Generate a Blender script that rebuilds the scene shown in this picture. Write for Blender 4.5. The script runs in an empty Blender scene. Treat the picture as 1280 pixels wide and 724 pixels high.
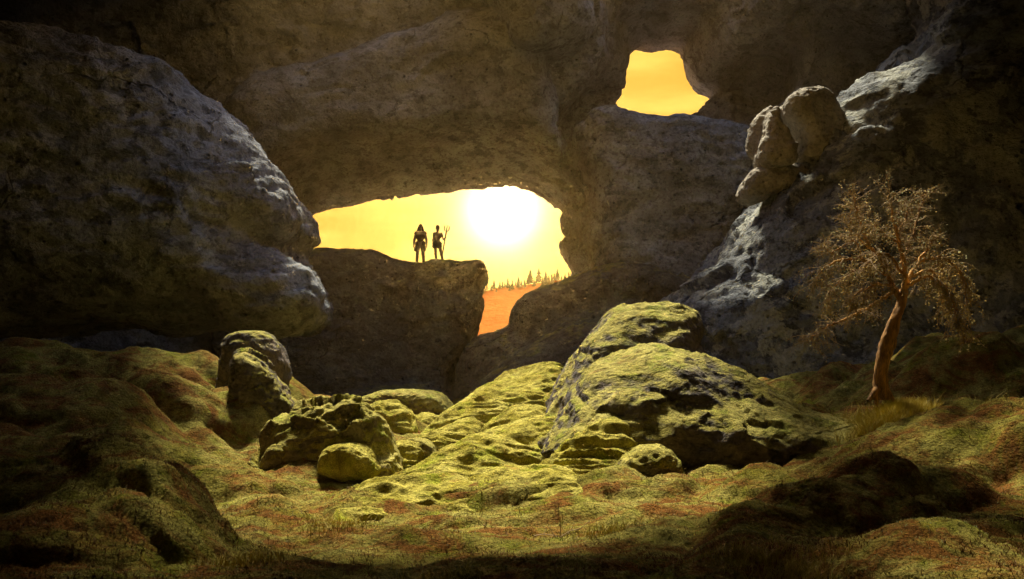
import bpy, math, random
import numpy as np
from mathutils import Vector

random.seed(11)
rng = np.random.default_rng(11)
sc = bpy.context.scene
C = sc.collection
R = math.radians

# ------------------------------------------------------------------ camera
F = 1108.0                       # focal length in photo pixels (1280 wide)
PITCH = R(5.57)
EYE = 2.0
cam_d = bpy.data.cameras.new('camera')
cam = bpy.data.objects.new('camera', cam_d)
C.objects.link(cam)
cam.location = (0, 0, EYE)
cam.rotation_euler = (R(90) + PITCH, 0, 0)
cam_d.sensor_width = 36
cam_d.lens = 36 * F / 1280
cam_d.clip_start = 0.1
cam_d.clip_end = 6000
sc.camera = cam

def at(px, py, D):
    """photo pixel -> world point on the plane y = D"""
    a, b = (px - 640) / F, (362 - py) / F
    y = math.cos(PITCH) - b * math.sin(PITCH)
    z = math.sin(PITCH) + b * math.cos(PITCH)
    t = D / y
    return (a * t, D, EYE + z * t)

def near(D):
    """depth of things on the cave floor (the hollow is smaller than it first looks)"""
    return float(np.interp(D, [0, 22, 28, 36, 60], [0, 15.4, 22, 34, 60]))
KS = 0.7

# ------------------------------------------------------------------ light
SUN_EL = R(58)                               # high sun set for light pools, through openings added in the unseen roof
SUN_AZ = R(-14)                              # from +Y towards +X
LOW_EL = PITCH + math.atan((362 - 262) / F)  # the bright low sky glow seen through the arch
LOW_AZ = math.atan((628 - 640) / F)
def direction(az, el): return Vector((math.sin(az)*math.cos(el), math.cos(az)*math.cos(el), math.sin(el)))
world = bpy.data.worlds.new('World')
sc.world = world
world.use_nodes = True
wn, wl = world.node_tree.nodes, world.node_tree.links
wn.clear()
def wmath(op, a, b=0.0, clamp=False):
    m = wn.new('ShaderNodeMath'); m.operation = op; m.use_clamp = clamp
    for k, v in ((0, a), (1, b)):
        if hasattr(v, 'is_linked'): wl.new(v, m.inputs[k])
        else: m.inputs[k].default_value = v
    return m.outputs[0]
def wmix(mode, f, a, b):
    m = wn.new('ShaderNodeMix'); m.data_type = 'RGBA'; m.blend_type = mode
    for k, v in ((0, f), (6, a), (7, b)):
        if hasattr(v, 'is_linked'): wl.new(v, m.inputs[k])
        elif hasattr(v, '__len__'): m.inputs[k].default_value = (*v, 1)
        else: m.inputs[k].default_value = v
    return m.outputs[2]
sky = wn.new('ShaderNodeTexSky')
sky.sky_type = 'NISHITA'
sky.sun_disc = False
sky.sun_elevation = SUN_EL
sky.sun_rotation = SUN_AZ
sky.air_density = 1.0
sky.dust_density = 1.5
sky.ozone_density = 1.0
tcw = wn.new('ShaderNodeTexCoord'); sep = wn.new('ShaderNodeSeparateXYZ'); wl.new(tcw.outputs['Generated'], sep.inputs[0])
low = wn.new('ShaderNodeMapRange'); low.interpolation_type = 'SMOOTHSTEP'; wl.new(sep.outputs[2], low.inputs[0])
low.inputs['From Min'].default_value = 0.75; low.inputs['From Max'].default_value = 0.42      # golden haze low in the sky all round
gold_n = wn.new('ShaderNodeTexNoise'); gold_n.inputs['Scale'].default_value = 9; gold_n.inputs['Detail'].default_value = 5
gold_map = wn.new('ShaderNodeMapping'); gold_map.inputs['Scale'].default_value = (1, 1, 4.5); wl.new(tcw.outputs['Generated'], gold_map.inputs[0]); wl.new(gold_map.outputs[0], gold_n.inputs[0])
gold = wmix('MIX', wmath('MULTIPLY', wmath('SUBTRACT', gold_n.outputs[0], 0.42), 3.0, True), (3.4, 1.65, 0.20), (3.9, 2.45, 0.44))
col = wmix('MIX', low.outputs[0], sky.outputs[0], gold)
dotn = wn.new('ShaderNodeVectorMath'); dotn.operation = 'DOT_PRODUCT'
wl.new(tcw.outputs['Generated'], dotn.inputs[0]); dotn.inputs[1].default_value = direction(LOW_AZ, LOW_EL)
ang = wmath('ARCCOSINE', wmath('MINIMUM', dotn.outputs['Value'], 1.0))
core = wmath('EXPONENT', wmath('MULTIPLY', wmath('POWER', wmath('DIVIDE', ang, R(0.38)), 2.0), -1.0))
aur = wmath('EXPONENT', wmath('DIVIDE', ang, -R(3.2)))
col = wmix('ADD', 1.0, col, wmix('MULTIPLY', 1.0, (1.0, 0.86, 0.50), wmath('ADD', wmath('MULTIPLY', core, 18000.0), wmath('MULTIPLY', wmath('EXPONENT', wmath('DIVIDE', ang, -R(0.7))), 90.0))))
col = wmix('ADD', 1.0, col, wmix('MULTIPLY', 1.0, (1.0, 0.78, 0.26), wmath('MULTIPLY', aur, 7.0)))
bg = wn.new('ShaderNodeBackground'); bg.inputs[1].default_value = 0.15
wl.new(col, bg.inputs[0])
wo = wn.new('ShaderNodeOutputWorld'); wl.new(bg.outputs[0], wo.inputs[0])

sun_d = bpy.data.lights.new('sun', 'SUN')
sun_d.energy = 5.0
sun_d.angle = R(6.5)
sun_d.color = (1.0, 0.93, 0.70)
sun = bpy.data.objects.new('sun', sun_d); C.objects.link(sun)
sdir = direction(SUN_AZ, SUN_EL)
sun.rotation_euler = sdir.to_track_quat('Z', 'Y').to_euler()
sun.location = sdir * 120

sc.view_settings.view_transform = 'Standard'
sc.view_settings.look = 'None'
sc.view_settings.gamma = 1
sc.view_settings.exposure = 1.2
sc.cycles.use_denoising = True
sc.cycles.max_bounces = 5
sc.cycles.diffuse_bounces = 3
sc.cycles.volume_bounces = 0
sc.cycles.adaptive_threshold = 0.02
sc.cycles.sample_clamp_indirect = 6.0

# ------------------------------------------------------------------ numpy noise
PERM = rng.permutation(256)
PERM = np.concatenate([PERM, PERM, PERM]).astype(np.int64)
GR = rng.normal(size=(256, 3)); GR /= np.linalg.norm(GR, axis=1)[:, None]
GR = GR.astype(np.float32)
def pn(p):
    """gradient noise, p (N,3) -> about -0.7..0.7"""
    p = np.asarray(p, dtype=np.float32)
    i = np.floor(p); f = p - i; i = i.astype(np.int64) & 255
    u = f * f * f * (f * (f * 6 - 15) + 10)
    out = 0
    for dx in (0, 1):
        wx = u[:, 0] if dx else 1 - u[:, 0]
        hx = PERM[i[:, 0] + dx]
        for dy in (0, 1):
            wy = u[:, 1] if dy else 1 - u[:, 1]
            hy = PERM[hx + i[:, 1] + dy]
            for dz in (0, 1):
                wz = u[:, 2] if dz else 1 - u[:, 2]
                g = GR[PERM[hy + i[:, 2] + dz]]
                d = g[:, 0] * (f[:, 0] - dx) + g[:, 1] * (f[:, 1] - dy) + g[:, 2] * (f[:, 2] - dz)
                out = out + wx * wy * wz * d
    return out
def fbm(p, octv=4, gain=0.5, lac=2.03):
    s, a = 0, 1.0
    for o in range(octv):
        s = s + a * pn(p * (lac ** o) + 17.3 * o); a *= gain
    return s

# ------------------------------------------------------------------ mesh tools
def link_mesh(name, verts, faces, mat=None, parent=None, origin=None, smooth=True):
    verts = np.asarray(verts, dtype=np.float64)
    if origin is None: origin = (0, 0, 0)
    me = bpy.data.meshes.new(name)
    me.from_pydata((verts - np.array(origin)).tolist() if len(verts) < 3000 else (verts - np.array(origin)).tolist(), [], faces if isinstance(faces, list) else faces.tolist())
    if smooth: me.polygons.foreach_set('use_smooth', np.ones(len(me.polygons), dtype=bool))
    if mat: me.materials.append(mat)
    o = bpy.data.objects.new(name, me); C.objects.link(o)
    o.location = origin
    if parent: o.parent = parent
    return o
def tag(o, label=None, cat=None, group=None, kind=None):
    if label: o['label'] = label
    if cat: o['category'] = cat
    if group: o['group'] = group
    if kind: o['kind'] = kind
    return o
def empty(name, loc):
    o = bpy.data.objects.new(name, None); C.objects.link(o); o.location = loc
    o.empty_display_size = 0.2
    return o

def surface_nets(f, org, h):
    s = f < 0
    nx, ny, nz = f.shape
    c = [s[dx:nx-1+dx, dy:ny-1+dy, dz:nz-1+dz] for dx in (0,1) for dy in (0,1) for dz in (0,1)]
    cnt = sum(k.astype(np.int8) for k in c)
    act = np.argwhere((cnt > 0) & (cnt < 8))
    idx = np.full((nx-1, ny-1, nz-1), -1, dtype=np.int64)
    idx[act[:,0], act[:,1], act[:,2]] = np.arange(len(act))
    offs = np.array([(dx,dy,dz) for dx in (0,1) for dy in (0,1) for dz in (0,1)])
    v = np.stack([f[act[:,0]+o[0], act[:,1]+o[1], act[:,2]+o[2]] for o in offs], 1)
    acc = np.zeros((len(act), 3)); n = np.zeros(len(act))
    for a in range(8):
        for b in range(a+1, 8):
            if np.abs(offs[a]-offs[b]).sum() != 1: continue
            m = (v[:,a] < 0) != (v[:,b] < 0)
            t = v[:,a] / (v[:,a] - v[:,b] + 1e-12)
            pt = offs[a] + t[:,None] * (offs[b]-offs[a])
            acc[m] += pt[m]; n[m] += 1
    V = (act + acc / n[:,None]) * h + np.array(org)
    Q = []
    for ax in range(3):
        A = [slice(1, -1)]*3; B = [slice(1, -1)]*3
        A[ax] = slice(0, -1); B[ax] = slice(1, None)
        sa, sb = s[tuple(A)], s[tuple(B)]
        e = np.argwhere(sa != sb)
        if not len(e): continue
        flip = sa[e[:,0], e[:,1], e[:,2]]
        base = e.copy()
        for k in range(3):
            if k != ax: base[:,k] += 1
        u, w = [(1,2),(2,0),(0,1)][ax]
        def cell(du, dw):
            q = base.copy(); q[:,u] -= du; q[:,w] -= dw
            return idx[q[:,0], q[:,1], q[:,2]]
        q = np.stack([cell(1,1), cell(0,1), cell(0,0), cell(1,0)], 1)
        q[~flip] = q[~flip][:, ::-1]
        Q.append(q)
    return V, np.concatenate(Q)

def smooth_poly(P, n=5):
    P = np.array(P, dtype=float); out = []
    N = len(P)
    for i in range(N):
        p0, p1, p2, p3 = P[i-1], P[i], P[(i+1) % N], P[(i+2) % N]
        for k in range(n):
            t = k / n
            out.append(0.5*((2*p1)+(-p0+p2)*t+(2*p0-5*p1+4*p2-p3)*t*t+(-p0+3*p1-3*p2+p3)*t**3))
    return np.array(out)
def sd_poly(X, Z, P):
    d = np.full(X.shape, 1e9); ins = np.zeros(X.shape, dtype=bool)
    N = len(P)
    for i in range(N):
        ax, az = P[i]; bx, bz = P[(i+1) % N]
        ex, ez = bx-ax, bz-az
        wx, wz = X-ax, Z-az
        t = np.clip((wx*ex+wz*ez)/(ex*ex+ez*ez+1e-12), 0, 1)
        d = np.minimum(d, (wx-ex*t)**2+(wz-ez*t)**2)
        if az != bz:
            c = ((az > Z) != (bz > Z)) & (X < (bx-ax)*(Z-az)/(bz-az)+ax)
            ins ^= c
    d = np.sqrt(d)
    return np.where(ins, -d, d)
def smin(a, b, k):
    h = np.clip(0.5+0.5*(b-a)/k, 0, 1)
    return b*(1-h)+a*h-k*h*(1-h)
def smax(a, b, k): return -smin(-a, -b, k)

class Grid:
    def __init__(s, lo, hi, h):
        s.lo, s.h = lo, h
        ax = [np.arange(lo[i], hi[i]+h, h) for i in range(3)]
        s.x, s.y, s.z = ax
        s.X = ax[0][:,None,None]; s.Y = ax[1][None,:,None]; s.Z = ax[2][None,None,:]
        s.X2, s.Z2 = np.meshgrid(ax[0], ax[2], indexing='ij')
    def poly2(s, px, D, sm=5):
        W = np.array([at(a, b, D) for a, b in px])[:, [0, 2]]
        if sm: W = smooth_poly(W, sm)
        return sd_poly(s.X2, s.Z2, W)[:, None, :]
    def pillow(s, px, D, hy, r, ax=0., az=0., sm=5):
        """outline at depth D swollen into a rounded body of half depth hy, edge radius r; ax, az tilt it"""
        W = np.array([at(a, b, D) for a, b in px])[:, [0, 2]]
        cx, cz = W.mean(0)
        d2 = s.poly2(px, D, sm) + r
        dy = np.abs(s.Y - D - ax*(s.X-cx) - az*(s.Z-cz)) - hy + r
        return np.minimum(np.maximum(d2, dy), 0) + np.sqrt(np.maximum(d2, 0)**2+np.maximum(dy, 0)**2) - r
    def ell(s, c, rad):
        q = np.sqrt(((s.X-c[0])/rad[0])**2+((s.Y-c[1])/rad[1])**2+((s.Z-c[2])/rad[2])**2)
        return (q-1)*min(rad)
    def cone(s, a, b, ra, rb):
        a, b = np.array(a, float), np.array(b, float); e = b-a
        t = np.clip(((s.X-a[0])*e[0]+(s.Y-a[1])*e[1]+(s.Z-a[2])*e[2])/(e@e+1e-12), 0, 1)
        return np.sqrt((s.X-a[0]-e[0]*t)**2+(s.Y-a[1]-e[1]*t)**2+(s.Z-a[2]-e[2]*t)**2)-(ra+(rb-ra)*t)

def organic(name, g, f, mat, sub=1, disp=None, parent=None, base_origin=True):
    """signed distance grid -> mesh, subdivided and displaced along its normals"""
    V, Q = surface_nets(f, g.lo, g.h)
    o = link_mesh(name, V, Q)
    if sub:
        m = o.modifiers.new('s', 'SUBSURF'); m.levels = sub; m.render_levels = sub
        dg = bpy.context.evaluated_depsgraph_get()
        me = bpy.data.meshes.new_from_object(o.evaluated_get(dg))
        o.modifiers.clear()
        old = o.data; o.data = me; bpy.data.meshes.remove(old)
    me = o.data
    n = len(me.vertices)
    co = np.empty(n*3, dtype=np.float32); me.vertices.foreach_get('co', co); co = co.reshape(-1, 3)
    if disp is not None:
        nr = np.empty(n*3, dtype=np.float32); me.vertices.foreach_get('normal', nr); nr = nr.reshape(-1, 3)
        co = co + nr * disp(co, nr)[:, None]
    lo, hi = co.min(0), co.max(0)
    org = np.array([(lo[0]+hi[0])/2, (lo[1]+hi[1])/2, lo[2]]) if base_origin else np.zeros(3)
    me.vertices.foreach_set('co', (co-org).astype(np.float32).ravel())
    me.update()
    o.location = org.tolist()
    me.polygons.foreach_set('use_smooth', np.ones(len(me.polygons), dtype=bool))
    me.materials.clear(); me.materials.append(mat)
    if parent: o.parent = parent
    return o

def facets(p):
    """broken planes: every cell of the nearest point gets its own tilt"""
    p = np.asarray(p, dtype=np.float32); i = np.floor(p).astype(np.int64)
    best = np.full(len(p), 1e9, dtype=np.float32); out = np.zeros(len(p), dtype=np.float32)
    for dx in (-1, 0, 1):
        for dy in (-1, 0, 1):
            for dz in (-1, 0, 1):
                c = i+np.array([dx, dy, dz]); h = PERM[(PERM[(PERM[c[:,0] & 255]+c[:,1]) & 255]+c[:,2]) & 255]
                q = p-(c+0.5+0.45*GR[h]); d = (q*q).sum(1)
                m = d < best
                best[m] = d[m]; out[m] = ((q*GR[(h*7+3) & 255]).sum(1))[m]+0.35*GR[(h*5+1) & 255, 0][m]
    return out
def rock_disp(big=0.5, scale=0.25, mid=0.12, fine=0.03, strat=0.0, seed=0.0, sq=(0.8, 1, 1.25), pits=1.0, facet=0.0, fsc=0.5):
    def d(p, n):
        q = p + seed
        w = q + 0.6*np.stack([pn(q*0.5+5), pn(q*0.5+31), pn(q*0.5+77)], 1)
        s = big*fbm(w*scale, 2)
        m = fbm(w*scale*4*np.array(sq), 3)
        s = s + mid*(np.abs(m)*-1.6+0.4)
        s = s + fine*fbm(q*4.5, 3, 0.6)
        if facet:
            fm = np.clip(pn(q*scale*0.9+51)*3+0.55, 0, 1)
            s = s + facet*fm*facets((q+0.5*np.stack([pn(q*1.3+2), pn(q*1.3+61), pn(q*1.3+90)], 1))*fsc*np.array([0.8, 0.8, 1.3]))
            s = s + facet*0.35*fm*facets(q*fsc*2.7+9)
        pit = pn(q*1.9+9)
        s = s - pits*mid*0.5*np.clip(pit-0.22, 0, 1)*4
        if strat:
            s = s - strat*np.clip(np.abs(pn(w*np.array([0.25, 0.25, 1.3])+3))*-9+1, 0, 1)
        return s
    return d

# ------------------------------------------------------------------ materials
class NT:
    def __init__(s, name):
        s.m = bpy.data.materials.new(name); s.m.use_nodes = True
        s.n, s.l = s.m.node_tree.nodes, s.m.node_tree.links
        s.b = s.n['Principled BSDF']
        s.tc = s.n.new('ShaderNodeTexCoord')
        s.co = s.tc.outputs['Object']
    def noise(s, scale, detail=4, rough=0.55, dist=0.0, co=None, stretch=None):
        t = s.n.new('ShaderNodeTexNoise'); t.inputs['Scale'].default_value = scale
        t.inputs['Detail'].default_value = detail; t.inputs['Roughness'].default_value = rough
        t.inputs['Distortion'].default_value = dist
        c = co or s.co
        if stretch:
            mp = s.n.new('ShaderNodeMapping'); mp.inputs['Scale'].default_value = stretch
            s.l.new(c, mp.inputs[0]); c = mp.outputs[0]
        s.l.new(c, t.inputs[0]); return t.outputs[0]
    def vor(s, scale, feature='F1'):
        t = s.n.new('ShaderNodeTexVoronoi'); t.feature = feature; t.inputs['Scale'].default_value = scale
        s.l.new(s.co, t.inputs[0]); return t.outputs['Distance']
    def ramp(s, x, stops):
        r = s.n.new('ShaderNodeValToRGB'); s.l.new(x, r.inputs[0])
        e = r.color_ramp.elements
        while len(e) < len(stops): e.new(0.5)
        for k, (p, c) in zip(e, stops):
            k.position = p; k.color = (c, c, c, 1) if not hasattr(c, '__len__') else (*c, 1)
        return r.outputs[0]
    def mix(s, f, a, b, mode='MIX'):
        m = s.n.new('ShaderNodeMix'); m.data_type = 'RGBA'; m.blend_type = mode
        for k, v in ((0, f), (6, a), (7, b)):
            if hasattr(v, 'is_linked'): s.l.new(v, m.inputs[k])
            elif hasattr(v, '__len__'): m.inputs[k].default_value = (*v, 1)
            else: m.inputs[k].default_value = v if k == 0 else (v, v, v, 1)
        return m.outputs[2]
    def math(s, op, a, b=0.0, clamp=False):
        m = s.n.new('ShaderNodeMath'); m.operation = op; m.use_clamp = clamp
        for k, v in ((0, a), (1, b)):
            if hasattr(v, 'is_linked'): s.l.new(v, m.inputs[k])
            else: m.inputs[k].default_value = v
        return m.outputs[0]
    def bump(s, h, strength, dist, prev=None):
        b = s.n.new('ShaderNodeBump'); b.inputs['Strength'].default_value = strength
        b.inputs['Distance'].default_value = dist
        s.l.new(h, b.inputs['Height'])
        if prev: s.l.new(prev, b.inputs['Normal'])
        return b.outputs[0]
    def up(s):
        g = s.n.new('ShaderNodeNewGeometry'); x = s.n.new('ShaderNodeSeparateXYZ')
        s.l.new(g.outputs['Normal'], x.inputs[0]); return x.outputs[2]
    def done(s, col=None, rough=0.9, nrm=None, spec=0.2):
        if col is not None:
            if hasattr(col, 'is_linked'): s.l.new(col, s.b.inputs['Base Color'])
            else: s.b.inputs['Base Color'].default_value = (*col, 1)
        s.b.inputs['Roughness'].default_value = rough
        s.b.inputs['Specular IOR Level'].default_value = spec
        if nrm: s.l.new(nrm, s.b.inputs['Normal'])
        return s.m

def moss_color(t, k=1.0, red=0.5):
    """pale woolly moss, vivid green in places, rusty heath in others"""
    a = t.noise(1.1, 6, 0.65, 0.6)
    c = t.mix(t.ramp(a, [(0.36, 0), (0.62, 1)]), (0.20*k, 0.165*k, 0.02*k), (0.40*k, 0.345*k, 0.085*k))
    g = t.noise(2.3, 5, 0.65, 0.3, stretch=(1, 1.2, 1))
    c = t.mix(t.ramp(g, [(0.52, 0), (0.68, 0.9)]), c, (0.19*k, 0.21*k, 0.012*k))
    r = t.noise(1.7, 6, 0.75, 0.8, stretch=(0.8, 1.6, 1))
    c = t.mix(t.ramp(r, [(0.60-0.10*red, 0), (0.74-0.10*red, 0.9)]), c, (0.22*k, 0.08*k, 0.018*k))
    d = t.noise(7, 6, 0.7)
    c = t.mix(1.0, c, t.ramp(d, [(0.32, 0.45), (0.52, 1.0), (0.72, 1.25)]), 'MULTIPLY')
    f = t.noise(60, 4, 0.75)
    c = t.mix(1.0, c, t.ramp(f, [(0.3, 0.4), (0.7, 1.5)]), 'MULTIPLY')
    return c
def moss_bump(t):
    n = t.bump(t.noise(4.5, 6, 0.65), 0.9, 0.16)
    v = t.math('SUBTRACT', 1.0, t.vor(30))
    n = t.bump(v, 0.6, 0.03, n)
    return t.bump(t.noise(80, 3, 0.7), 0.8, 0.02, n)
def mat_moss(name, k=1.0, red=0.5):
    t = NT(name)
    return t.done(moss_color(t, k, red), 1.0, moss_bump(t), 0.05)

def mat_rock(name, light, dark, moss=0.0, moss_lo=0.45, patch=0.4, warm=0.35, mk=1.0, bump=1.0, lichen=0.0):
    t = NT(name)
    a = t.noise(0.55, 4, 0.62, 0.4)
    c = t.mix(t.ramp(a, [(0.35, 0), (0.65, 1)]), dark, light)
    w = t.noise(0.35, 3, 0.6, 0.5)
    c = t.mix(t.math('MULTIPLY', t.ramp(w, [(0.48, 0), (0.62, 1)]), warm), c, (0.20, 0.115, 0.055))
    pz = t.noise(1.6, 5, 0.68, 0.2, stretch=(1, 1, 1.4))
    c = t.mix(t.math('MULTIPLY', t.ramp(pz, [(0.52, 0), (0.58, 1)]), patch), c, [d*0.45 for d in dark])
    if lichen:
        lz = t.noise(0.8, 6, 0.72, 0.3)
        c = t.mix(t.math('MULTIPLY', t.ramp(lz, [(0.50, 0), (0.54, 1)]), lichen), c, (0.34, 0.34, 0.29))
    sp = t.noise(9, 3, 0.7)
    c = t.mix(1.0, c, t.ramp(sp, [(0.30, 0.45), (0.46, 0.95), (0.7, 1.2)]), 'MULTIPLY')
    pv = t.vor(3.2)
    pn_ = t.noise(2.1, 2)
    pm = t.math('MULTIPLY', t.ramp(pv, [(0.10, 1), (0.20, 0)]), t.ramp(pn_, [(0.48, 0), (0.56, 1)]))
    c = t.mix(t.math('MULTIPLY', pm, 0.75), c, [d*0.3 for d in dark])
    wp = t.n.new('ShaderNodeVectorMath'); wp.operation = 'MULTIPLY_ADD'
    wt = t.n.new('ShaderNodeTexNoise'); wt.inputs['Scale'].default_value = 0.7; wt.inputs['Detail'].default_value = 4; t.l.new(t.co, wt.inputs[0])
    t.l.new(wt.outputs['Color'], wp.inputs[0]); wp.inputs[1].default_value = (2.2, 2.2, 2.2); t.l.new(t.co, wp.inputs[2])
    ve = t.n.new('ShaderNodeTexVoronoi'); ve.feature = 'DISTANCE_TO_EDGE'; ve.inputs['Scale'].default_value = 0.27; t.l.new(wp.outputs[0], ve.inputs[0])
    ck = t.math('MULTIPLY', t.ramp(ve.outputs['Distance'], [(0.0, 1), (0.014, 0)]), t.ramp(t.noise(0.45, 3), [(0.54, 0), (0.62, 1)]))
    c = t.mix(t.math('MULTIPLY', ck, 0.7), c, [d*0.25 for d in dark])
    n = t.bump(t.noise(1.4, 5, 0.66, 0.3), 0.75*bump, 0.35)
    n = t.bump(t.math('SUBTRACT', 1.0, ck), 0.9, 0.15, n)
    n = t.bump(t.noise(8, 4, 0.7, stretch=(0.8, 1, 1.5)), 0.6*bump, 0.07, n)
    n = t.bump(t.math('SUBTRACT', 1.0, pm), 0.8*bump, 0.08, n)
    if moss:
        u = t.up()
        e = t.math('ADD', u, t.math('MULTIPLY', t.math('SUBTRACT', t.noise(0.9, 5, 0.6), 0.5), 1.9))
        f = t.math('MULTIPLY', t.ramp(e, [(moss_lo, 0), (min(1, moss_lo+0.30), 1)]), moss)
        c = t.mix(f, c, moss_color(t, mk, 0.2))
        n = t.bump(f, 0.8, 0.06, n)
        n = t.bump(t.math('MULTIPLY', f, t.noise(30, 4, 0.7)), 0.7, 0.05, n)
    return t.done(c, 0.92, n, 0.15)

M = {}
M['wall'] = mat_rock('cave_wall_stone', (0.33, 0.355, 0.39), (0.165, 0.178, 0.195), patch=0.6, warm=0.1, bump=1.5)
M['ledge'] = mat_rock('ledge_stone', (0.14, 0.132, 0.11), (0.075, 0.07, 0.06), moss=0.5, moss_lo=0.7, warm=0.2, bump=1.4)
M['left'] = mat_rock('pitted_grey_stone', (0.37, 0.38, 0.40), (0.16, 0.168, 0.18), patch=0.7, warm=0.12, bump=1.6)
M['right'] = mat_rock('lichen_stone', (0.22, 0.23, 0.24), (0.08, 0.088, 0.10), patch=0.8, warm=0.05, lichen=0.75, bump=1.4)
M['boulder'] = mat_rock('pale_boulder_stone', (0.40, 0.36, 0.29), (0.27, 0.24, 0.2), patch=0.25, warm=0.2)
M['mossrock'] = mat_rock('mossy_lava_stone', (0.16, 0.13, 0.11), (0.07, 0.058, 0.055), moss=1.0, moss_lo=0.42, warm=0.3, mk=1.0)
M['moss'] = mat_moss('woolly_moss', 1.0, 0.25)
M['lobe'] = mat_moss('pale_lit_moss', 1.5, 0.1)  # pale moss, brightened further to carry the lit centre of the floor
M['ground'] = mat_moss('moss_and_heath', 0.85, 1.5)  # toned down to keep the floor sides dark; the rust is heath
M['lumpy'] = mat_rock('crusted_lava_stone', (0.24, 0.20, 0.14), (0.10, 0.08, 0.06), moss=1.0, moss_lo=0.05, warm=0.3, mk=1.15)
M['roof'] = mat_rock('roof_stone', (0.2, 0.17, 0.13), (0.12, 0.1, 0.08))

# ------------------------------------------------------------------ large structure
# the ground inside the cave: control heights, mounds and moss folds
CTRL = [(640,724,8.7),(640,650,12.3),(440,597,17),(540,535,28),(700,590,14.5),(820,600,14),(620,588,19),(560,600,18.5),
        (0,724,8),(0,640,10),(0,575,12.5),(90,520,16),(160,480,20),(0,425,24),(250,440,23.5),(330,560,18),(250,610,14),(300,500,21),
        (1280,724,8.5),(1280,640,10.8),(1240,600,12.5),(1280,500,15.5),(1110,497,17),(1200,440,22),(1280,402,25),(950,470,27),(1030,545,17),(960,640,11.5),(480,660,12),
        (420,520,30),(540,500,34),(900,560,17),(640,522,29),(680,545,22)]
CW = np.array([at(c[0], c[1], near(c[2])) for c in CTRL])
extra = [(-30,5,3),(30,5,3),(-9,0,0.9),(9,0,0.9),(0,0,0.55),(0,-10,0.7),(-30,-10,1),(30,-10,1),(-32,30,4.5),(32,30,4.5),(0,44,0.8),(-20,44,2),(20,44,2.5),(0,56,0.5),(-30,56,0.5),(30,56,0.5),(0,3,0.55)]
CW = np.vstack([CW, np.array(extra)])
def base_h(x, y):
    num = 0; den = 0
    for cx, cy, cz in CW:
        w = 1/((x-cx)**2+(y-cy)**2+0.4)**1.7
        num = num+w*cz; den = den+w
    return num/den
# px, py of the crown, depth, half width, half length (m), height (m), turn
MOUNDS = [(60,585,11.5,2.6,1.3,0.55,-12),(190,600,11.2,1.5,0.8,0.42,-25),(215,645,10.2,0.9,0.6,0.35,-20),(60,665,9.6,1.4,0.8,0.35,0),(250,555,15.5,2.0,1.0,0.4,-10),
          (340,625,13.5,0.8,0.6,0.16,-15),(470,640,12.2,1.1,0.45,0.10,5),(560,655,11.5,1.3,0.4,0.10,3),(480,615,14,1.2,0.5,0.12,5),(610,605,14.5,1.5,0.6,0.16,8),
          (1170,678,9.3,1.35,0.9,0.42,-4),(1060,618,11.8,1.4,0.9,0.40,5),(1120,600,12.6,1.6,0.8,0.38,5),(1200,500,14.6,2.5,1.3,0.50,0),(960,600,13.8,1.1,0.8,0.25,-5),
          (960,655,11.3,0.9,0.6,0.18,0),(800,590,14.6,1.1,0.7,0.28,10),(880,640,11.5,1.2,0.6,0.15,0),(1000,520,18,1.8,1.2,0.5,-20),(1000,480,24,4,1.4,0.5,0),
          (1230,440,21,3,1.4,0.45,10),(1180,455,20,2,1,0.3,20),(120,440,22.5,4,1.6,0.7,0),(240,470,20.5,2,1.2,0.6,-20),(60,500,18.5,2.6,1.2,0.55,-8),(640,690,9.8,1.4,0.5,0.1,3),
          (600,565,20.5,2.6,2.6,-0.34,30),(540,575,20,1.5,2.0,-0.2,20)]
MW = []
for px, py, D, a, b, h, r in MOUNDS:
    D = near(D); x, y, z = at(px, py, D); MW.append((x, y, a*KS, b*KS, h*KS, R(r)))
def ground_h(x, y):
    x = np.asarray(x, float); y = np.asarray(y, float)
    sh = x.shape; x = x.ravel(); y = y.ravel()
    z = base_h(x, y)
    P = np.stack([x, y, 0*x], 1)/KS
    wx = x+KS*0.5*pn(P*0.45+3); wy = y+KS*0.5*pn(P*0.45+40)
    for mx, my, a, b, h, r in MW:
        dx, dy = wx-mx, wy-my
        u = (dx*math.cos(r)+dy*math.sin(r))/a; v = (-dx*math.sin(r)+dy*math.cos(r))/b
        q = u*u+v*v
        z = z+h*(np.clip(1-q, 0, 1)**0.65*np.clip((1.0-q)*4, 0, 1) if h > 0 else np.clip(1-q, 0, 1)**2)
    ax_ = np.sqrt(wx*wx+1.5); al = ax_*0.85+wy*0.5; ac = -ax_*0.5+wy*0.85
    W = np.stack([al*0.62, ac*1.35, 0.25*np.tanh(wx*0.5)], 1)/KS
    fold = np.abs(pn(W*0.55))*1.0
    fold2 = np.abs(pn(W*1.35+11))
    fold3 = np.abs(pn(W*3.1+23))
    amp = (0.55+0.45*np.clip((y-6)/9, 0, 1))*KS
    z = z+amp*(1.0*fold+0.38*fold2+0.10*fold3-0.55)
    z = z+KS*0.045*fbm(P*5.5, 4, 0.62)
    return z.reshape(sh)

nx, ny = 640, 640
tx = np.linspace(-1, 1, nx); gx = 34*(0.45*tx+0.55*tx**3)
ty = np.linspace(0, 1, ny); gy = np.concatenate([np.linspace(-12, 3.8, 40), 3.9*(56/3.9)**np.linspace(0, 1, ny-40)])
GX, GY = np.meshgrid(gx, gy)
GZ = ground_h(GX, GY)
def grid_faces(ny, nx):
    i = np.arange((ny-1)*(nx-1)); r, c = i//(nx-1), i % (nx-1); k = r*nx+c
    return np.stack([k, k+1, k+nx+1, k+nx], 1)
ground = link_mesh('ground', np.stack([GX.ravel(), GY.ravel(), GZ.ravel()], 1), grid_faces(ny, nx), M['ground'])
tag(ground, kind='structure')

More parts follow.
